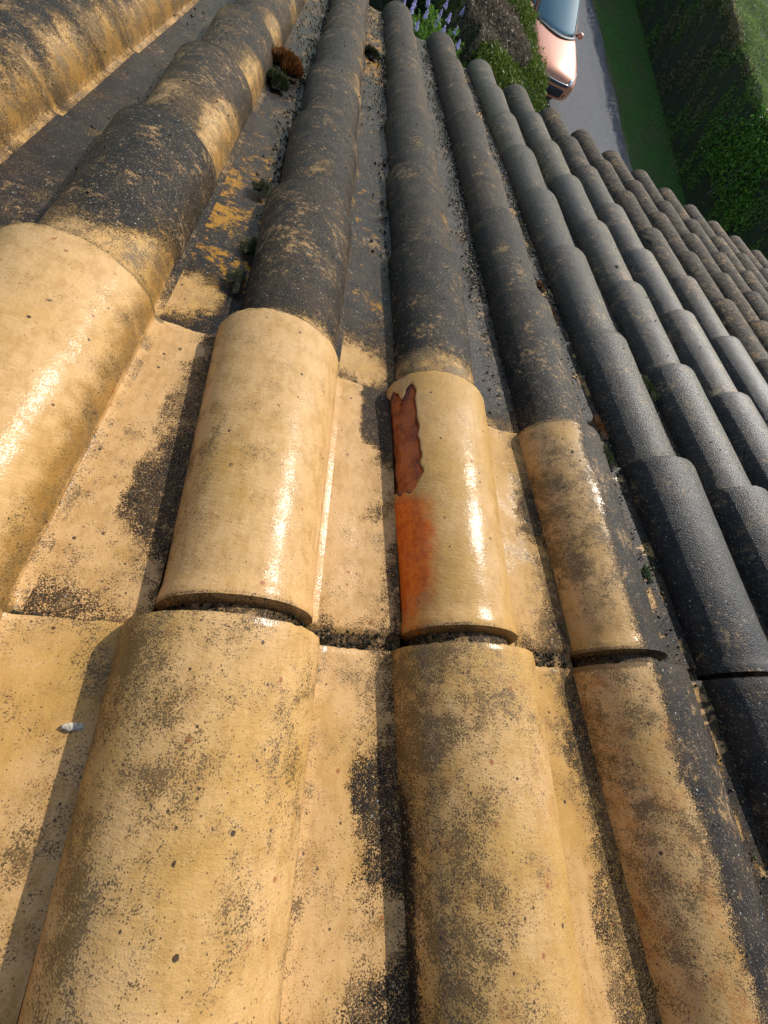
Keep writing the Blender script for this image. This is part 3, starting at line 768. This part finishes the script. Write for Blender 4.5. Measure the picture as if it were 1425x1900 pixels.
def moss(x, y, z, r, label, cols, n=420, long=1.0, flat=.55):
    n = int(n*2.2)
    """cushion of short shoots; x,y in tile units"""
    o = rw(x*W, y*P, z); e = empty('moss_clump', o, (-PITCH, 0, 0)); tag(e, label, 'moss', 'moss clumps in the tile valleys')
    M = leaf_mat('moss_shoots', cols, trans=.15, rough=.7)
    a = rng.uniform(0, 6.283, n); rr = np.sqrt(rng.random(n)); prof = (1-rr**2)**.5
    bump_ = 1+.35*np.sin(a*3+rr*5)+.2*np.sin(a*7)
    base = np.stack([rr*np.cos(a)*r*bump_, rr*np.sin(a)*r*long*bump_, prof*r*flat*rng.uniform(.4, 1, n)], -1)
    d = base*np.array([.6, .6, 1.0]); d[:, 2] += r*.5; d += rng.normal(0, r*.25, (n, 3)); d /= np.linalg.norm(d, axis=1)[:, None]
    L_ = r*rng.uniform(.16, .34, (n, 1)); sd_ = np.cross(d, rng.normal(size=(n, 3))); sd_ /= np.linalg.norm(sd_, axis=1)[:, None]; sd2 = np.cross(d, sd_)
    wv = L_*.11
    V = np.stack([base+sd_*wv, base-sd_*wv*.5+sd2*wv*.8, base-sd_*wv*.5-sd2*wv*.8, base+d*L_], 1).reshape(-1, 3)
    F = (np.array([(0, 1, 3), (1, 2, 3), (2, 0, 3)])[None]+4*np.arange(n)[:, None, None]).reshape(-1, 3)
    me = npmesh('shoots', V, F); R = rng.random((n, 3)); attr(me, 'rnd', np.repeat(R, 4, axis=0)); link('shoots', me, M, e)
    # soil cushion under the shoots
    vs = []; fs = []; nr = 6; na = 20
    for q in range(nr+1):
        for k in range(na):
            ph = q/nr; a_ = 2*math.pi*k/na; b_ = 1+.35*math.sin(a_*3+ph*5)+.2*math.sin(a_*7)
            vs.append((ph*math.cos(a_)*r*b_, ph*math.sin(a_)*r*long*b_, math.sqrt(max(0, 1-ph*ph))*r*flat*.72-.002))
    for q in range(nr):
        for k in range(na): fs.append((q*na+k, q*na+(k+1) % na, (q+1)*na+(k+1) % na, (q+1)*na+k))
    link('cushion', mesh('cushion', vs, fs), mossbm, e)
BR = ((.16, .055, .010), (.30, .12, .02), (.42, .20, .04)); GR = ((.05, .08, .01), (.10, .13, .015), (.25, .24, .04)); DK = ((.025, .038, .008), (.06, .075, .012), (.15, .14, .03))
MOSS = []
print('grains ok')

def place(x, y, z=.01):
    """roof coordinates (tile units) of a picture position on the pan plane, used once to list the clumps"""
    d = cr*(x-712.5)/758.66 - cu*(y-950)/758.66 + cv; Mi = ROOF.inverted(); o = Mi @ CAM; dd = Mi.to_3x3() @ d
    s_ = (z-o.z)/dd.z; q = o+dd*s_; return q.x/W, q.y/P
for (x, y, z, r, lab, cols, n, lg) in (
    (530, 118, .03, .046, 'big rusty brown moss cushion blocking the valley between two left barrels', BR, 1500, 1.0),
    (512, 146, .02, .034, 'dark wet moss clump just below the rusty cushion', DK, 600, 1.3),
    (1205, 716, .035, .019, 'yellow-green moss clump between two dark barrels right of centre', GR, 380, 1.9),
    (1112, 790, .03, .016, 'rusty moss tuft in the valley beside the half scrubbed tile', BR, 320, 1.8),
    (1130, 845, .03, .014, 'small olive moss tuft just nearer than the rusty tuft', GR, 260, 1.8),
    (1022, 580, .03, .017, 'orange moss tuft in the dark valley above the half scrubbed column', BR, 320, 1.6),
    (1004, 528, .03, .014, 'tawny moss tuft farther up the same dark valley', BR, 260, 1.6),
    (688, 96, .02, .036, 'blackish moss heap in the valley near the gutter', DK, 500, 1.3),
    (440, 515, .02, .012, 'dark mossy tuft nearest the clean tile, at the foot of the blackened barrel', DK, 300, 2.2),
    (487, 345, .02, .015, 'dark green tuft in the left valley beyond the pale lichen on the barrel', DK, 300, 2.0),
    (470, 460, .02, .016, 'dark green moss tuft against the left foot of the blackened barrel', DK, 420, 2.2),
    (505, 400, .02, .012, 'small dark moss tuft farther along the same barrel foot', DK, 300, 2.0),
    (1205, 1062, .03, .009, 'bright green moss sprig in the black valley at right', ((.04, .15, .01), (.08, .25, .02), (.15, .3, .03)), 160, 1.6)):
    X, Y = place(x, y, z); moss(X, Y, z*.75+.002, r, lab, cols, n, lg, .34 if cols is DK else .55)
# moss cushions on barrels and the damaged crust on one dark barrel
def place_b(x, y, z=.075): return place(x, y, z)
X, Y = place(1145, 494, .078); moss(X, Y, .076, .006, 'small round moss tuft on top of a dark barrel', GR, 150, 1.0)
X, Y = place(1205, 447, .075); moss(X, Y, .074, .026, 'crusty pale lichen patch on a barrel in the far dark rows', ((.30, .26, .16), (.45, .42, .32), (.14, .11, .05)), 700, .9, .22)
# stone chip on the bottom-left pan
def chipstone(x, y, z, dims, rot, label):
    X, Y = place(x, y, z); o = rw(X*W, Y*P, z); vs = []; fs = []; na, nr = 10, 7
    for q in range(nr+1):
        for k in range(na):
            ph = math.pi*q/nr; a = 2*math.pi*k/na; s_ = 1+.55*nz(math.cos(a)*2, math.sin(a)*2+q*.8, x, 1)
            vs.append((dims[0]*math.cos(ph)*s_, dims[1]*math.sin(ph)*math.cos(a)*s_, dims[2]*math.sin(ph)*math.sin(a)*s_))
    for q in range(nr):
        for k in range(na): fs.append((q*na+k, q*na+(k+1) % na, (q+1)*na+(k+1) % na, (q+1)*na+k))
    ob = link('stone_chip', mesh('stone_chip', vs, fs), simple('pale_stone', (.30, .25, .17), (.60, .54, .42), 400, .7, .001, 400))
    ob.location = o; ob.rotation_euler = (-PITCH, 0, rot); tag(ob, label, 'stone chip')
chipstone(137, 1349, .0155, (.0075, .003, .0024), .05, 'whitish stone chip lying on the ochre pan at lower left')
chipstone(391, 1275, .078, (.0030, .0028, .0018), .3, 'tiny white crumb on the large ochre barrel')

# ------------------------------------------------------------------ car
def car():
    # local: +y is the nose, z up
    nose_u = 13.72
    ctr = cuw(9.22, nose_u + 2.42, 0)
    e = empty('parked_car', ctr, (0, 0, AC + math.pi)); tag(e, 'copper orange hatchback car parked on the road behind the low hedge', 'car')
    Mp = NB('copper_paint'); fk = Mp.noise(900, 1, .5)
    paint = Mp.out(Mp.mix(fk, (.66, .24, .11), (.76, .31, .15)), .36, None, Metallic=.15, Coat_Weight=1.0, Coat_Roughness=.04)
    glass = NB('car_glass').out((.20, .31, .32), .05, None, Metallic=.0, Specular_IOR_Level=.9, Coat_Weight=.6)  # light teal base colour carries the sky reflection
    black = NB('black_plastic').out((.018, .018, .020), .5); rub = NB('tyre_rubber').out((.02, .02, .02), .8)
    alu = NB('wheel_alloy').out((.55, .56, .58), .3, None, Metallic=.9); lamp = NB('lamp_glass').out((.75, .78, .80), .12, None, Coat_Weight=1.0)
    grey = NB('scuttle_plastic').out((.06, .065, .07), .55); chrome = NB('bright_trim').out((.55, .57, .60), .18, None, Metallic=.9)
    def sub(o, l=2): m_ = o.modifiers.new('subsurf', 'SUBSURF'); m_.levels = l; m_.render_levels = l; return o
    # stations: y, zbottom, hw sill, hw widest, z shoulder, z top centre, hw top flat
    st = [(2.03, .30, .50, .55, .58, .66, .30), (2.00, .22, .68, .72, .62, .74, .45), (1.90, .19, .78, .82, .68, .815, .56), (1.70, .20, .84, .875, .75, .875, .62),
          (1.40, .22, .85, .89, .82, .93, .66), (1.05, .24, .85, .885, .88, .985, .68), (.85, .24, .85, .885, .91, 1.01, .70), (.2, .22, .85, .89, .93, .97, .70), (-.6, .22, .85, .89, .95, .98, .70),
          (-1.4, .24, .85, .885, .96, 1.0, .68), (-1.8, .26, .80, .85, .94, 1.0, .62), (-1.98, .32, .66, .72, .82, .95, .5), (-2.02, .36, .5, .55, .7, .8, .4)]
    V = []; F = []
    for (y, zb, ws, wb, zs, zt, wt) in st:
        half = [(0, zb), (ws*.8, zb), (ws, zb+.09), (wb, (zb+zs)/2), (wb, zs-.06), (wb-.05, zs), (wt+.04, zs+(zt-zs)*.55), (wt, zs+(zt-zs)*.62), (wt*.5, zt-.008), (0, zt)]
        ring = [(x, z) for x, z in half] + [(-x, z) for x, z in half[-2:0:-1]]
        for x, z in ring: V.append((x, y, z))
    m_ = 18
    for k in range(len(st)-1):
        for q in range(m_): F.append((k*m_+q, k*m_+(q+1) % m_, (k+1)*m_+(q+1) % m_, (k+1)*m_+q))
    F.append(tuple(reversed(range(m_)))); F.append(tuple(range((len(st)-1)*m_, len(st)*m_)))
    sub(link('body', mesh('body', V, F), paint, e))
    # greenhouse
    def grid(fn, nu, nv, name, mat, parent=e, th=.012):
        V = [fn(a/nu, b/nv) for b in range(nv+1) for a in range(nu+1)]; F = [(b*(nu+1)+a, b*(nu+1)+a+1, (b+1)*(nu+1)+a+1, (b+1)*(nu+1)+a) for b in range(nv) for a in range(nu)]
        o = link(name, mesh(name, V, F), mat, parent); s_ = o.modifiers.new('solid', 'SOLIDIFY'); s_.thickness = th; s_.offset = 0; return o
    def ws_(a, b):   # windscreen: a across, b up
        h = .735 - .14*b; x = (a*2-1)*h; y = 1.02 - .34*(x/.78)**2 - b*.80; return (x, y, .965 + .50*b**.92 + .03*(1-(x/.78)**2)*(1-b))
    grid(ws_, 16, 10, 'windscreen', glass)
    def scut(a, b):
        h = .745; x = (a*2-1)*h; y = 1.13 - .34*(x/.78)**2 - b*.14; return (x, y, .965 + .006*b + .03*(1-(x/.78)**2))
    grid(scut, 16, 2, 'scuttle', grey)
    def roof(a, b):
        h = .60-.02*b; x = (a*2-1)*h; y = .22 - .34*(x/.78)**2*(1-b) - b*1.75; return (x, y, 1.455 + .07*math.sin(math.pi*min(1, b*.9+.08))*(1-(x/.7)**2*.6) - .02*b)
    grid(roof, 12, 10, 'roof', paint)
    def rear(a, b):
        h = .58+.12*b; x = (a*2-1)*h; return (x, -1.53-.36*b+.10*(x/.7)**2*-1, 1.44-.46*b)
    grid(rear, 10, 6, 'rear_window', glass)
    for sx in (-1, 1):
        def pil(a, b): 
            h = .735-.14*b + .035*a; x = sx*h; y = 1.02-.34*(.94)**2 - b*.80 - a*.03; return (x, y, .955+.50*b**.92)
        grid(pil, 2, 10, 'windscreen_pillar', paint, e, .03)
        def sg(a, b):
            y0 = .62-.74*b; y1 = -1.50-.02*b; return (sx*(.80-.19*b), y0+(y1-y0)*a, .97+.47*b)
        grid(sg, 10, 5, 'side_window', glass)
        def door(y0, y1):
            def f(a, b): return (sx*(.897), y0+(y1-y0)*a, .33+.57*b)
            return f
        for (y0, y1) in ((.55, -.38), (-.40, -1.15)):
            d_ = grid(door(y0, y1), 4, 3, 'door', paint, e, .014)
            hv = []; hf = []; tube(hv, hf, [(sx*.92, y1+.10, .82), (sx*.935, y1+.18, .825), (sx*.92, y1+.26, .82)], [.012]*3, 8); link('handle', mesh('handle', hv, hf), paint, d_)
        # mirror
        vs = []; fs = []; nr, na = 8, 14
        for q in range(nr+1):
            for k in range(na):
                ph = math.pi*q/nr; a = 2*math.pi*k/na
                vs.append((sx*(.955+.105*math.cos(ph)), .60+.075*math.sin(ph)*math.cos(a), 1.0+.075*math.sin(ph)*math.sin(a)))
        for q in range(nr):
            for k in range(na): fs.append((q*na+k, q*na+(k+1) % na, (q+1)*na+(k+1) % na, (q+1)*na+k))
        mo = link('wing_mirror', mesh('wing_mirror', vs, fs), paint, e)
        vs = []; fs = []; tube(vs, fs, [(sx*.78, .58, .965), (sx*.92, .60, .97)], [.03, .025], 8); link('mirror_arm', mesh('mirror_arm', vs, fs), black, mo)
        # headlight wraps the corner, following the nose
        def hl(a, b):
            x = .50+.30*a; yb = 2.015-.30*(a**1.8)-.02*b; return (sx*x, yb+.008-.05*b, .655+.085*b+.035*a)
        o = grid(hl, 8, 4, 'headlight', lamp, e, .02)
        def fog(a, b): return (sx*(.52+.16*a), 2.03-.10*a, .36+.08*b)
        grid(fog, 4, 3, 'fog_lamp', black, e, .02)
        def bc(a, b):    # bonnet shut line
            return (sx*(.60+.05*b+.012*a), 1.80-.70*b, .868+.118*b+.012)
        grid(bc, 1, 10, 'shut_line', black, e, .002)
        tv = [];
        for yw in (1.22, -1.28):
            vs = []; fs = []; na = 28; pr = [(.30, .62), (.315, .66), (.315, .84), (.30, .87), (.21, .87)]
            for k in range(na):
                a = 2*math.pi*k/na
                for (r_, x_) in pr: vs.append((sx*(x_+.015), yw+r_*math.cos(a), .315+r_*math.sin(a)))
            mm = len(pr)
            for k in range(na):
                for q in range(mm-1): fs.append((k*mm+q, k*mm+q+1, ((k+1) % na)*mm+q+1, ((k+1) % na)*mm+q))
            wh = link('wheel', mesh('wheel', vs, fs), rub, e)
            vs = []; fs = []
            for k in range(5):
                a = 2*math.pi*k/5; tube(vs, fs, [(sx*.865, yw, .315), (sx*.87, yw+.2*math.cos(a), .315+.2*math.sin(a))], [.04, .03], 6)
            link('rim', mesh('rim', vs, fs), alu, wh)
        def tl(a, b): return (sx*(.60+.16*a), -1.96+.16*a**2+.0*b, .78+.14*b)
        grid(tl, 5, 3, 'tail_light', NB('red_lamp').out((.35, .01, .01), .15), e, .03)
    def gr(a, b):
        x = (a*2-1)*.50; return (x, 2.055-.11*(x/.5)**2*.35-.015*b, .585+.075*b)
    grid(gr, 12, 3, 'grille', grey, e, .02)
    def gt(a, b):
        x = (a*2-1)*.50; return (x, 2.07-.11*(x/.5)**2*.35-.01*b, .655+.012*b)
    grid(gt, 12, 1, 'grille_trim', chrome, e, .012)
    def lo(a, b):
        x = (a*2-1)*.46; return (x, 2.05-.10*(x/.5)**2*.4, .32+.19*b)
    grid(lo, 12, 3, 'lower_intake', black, e, .02)
    for x0, x1 in ((-.62, .02), (-.02, .55)):
        vs = []; fs = []; tube(vs, fs, [(x0, 1.0-.3*(x0/.78)**2, 1.0), ((x0+x1)/2, 1.0-.3*((x0+x1)/1.56)**2+.0, 1.012), (x1, .98-.32*(x1/.78)**2, 1.015)], [.008]*3, 6)
        link('wiper', mesh('wiper', vs, fs), black, e)
    for ch in e.children_recursive:
        if ch.name.startswith(('wheel', 'rim')): continue
        for v in ch.data.vertices:
            if v.co.y > 1.1: v.co.y = 1.1+(v.co.y-1.1)*1.2
    return e
car()
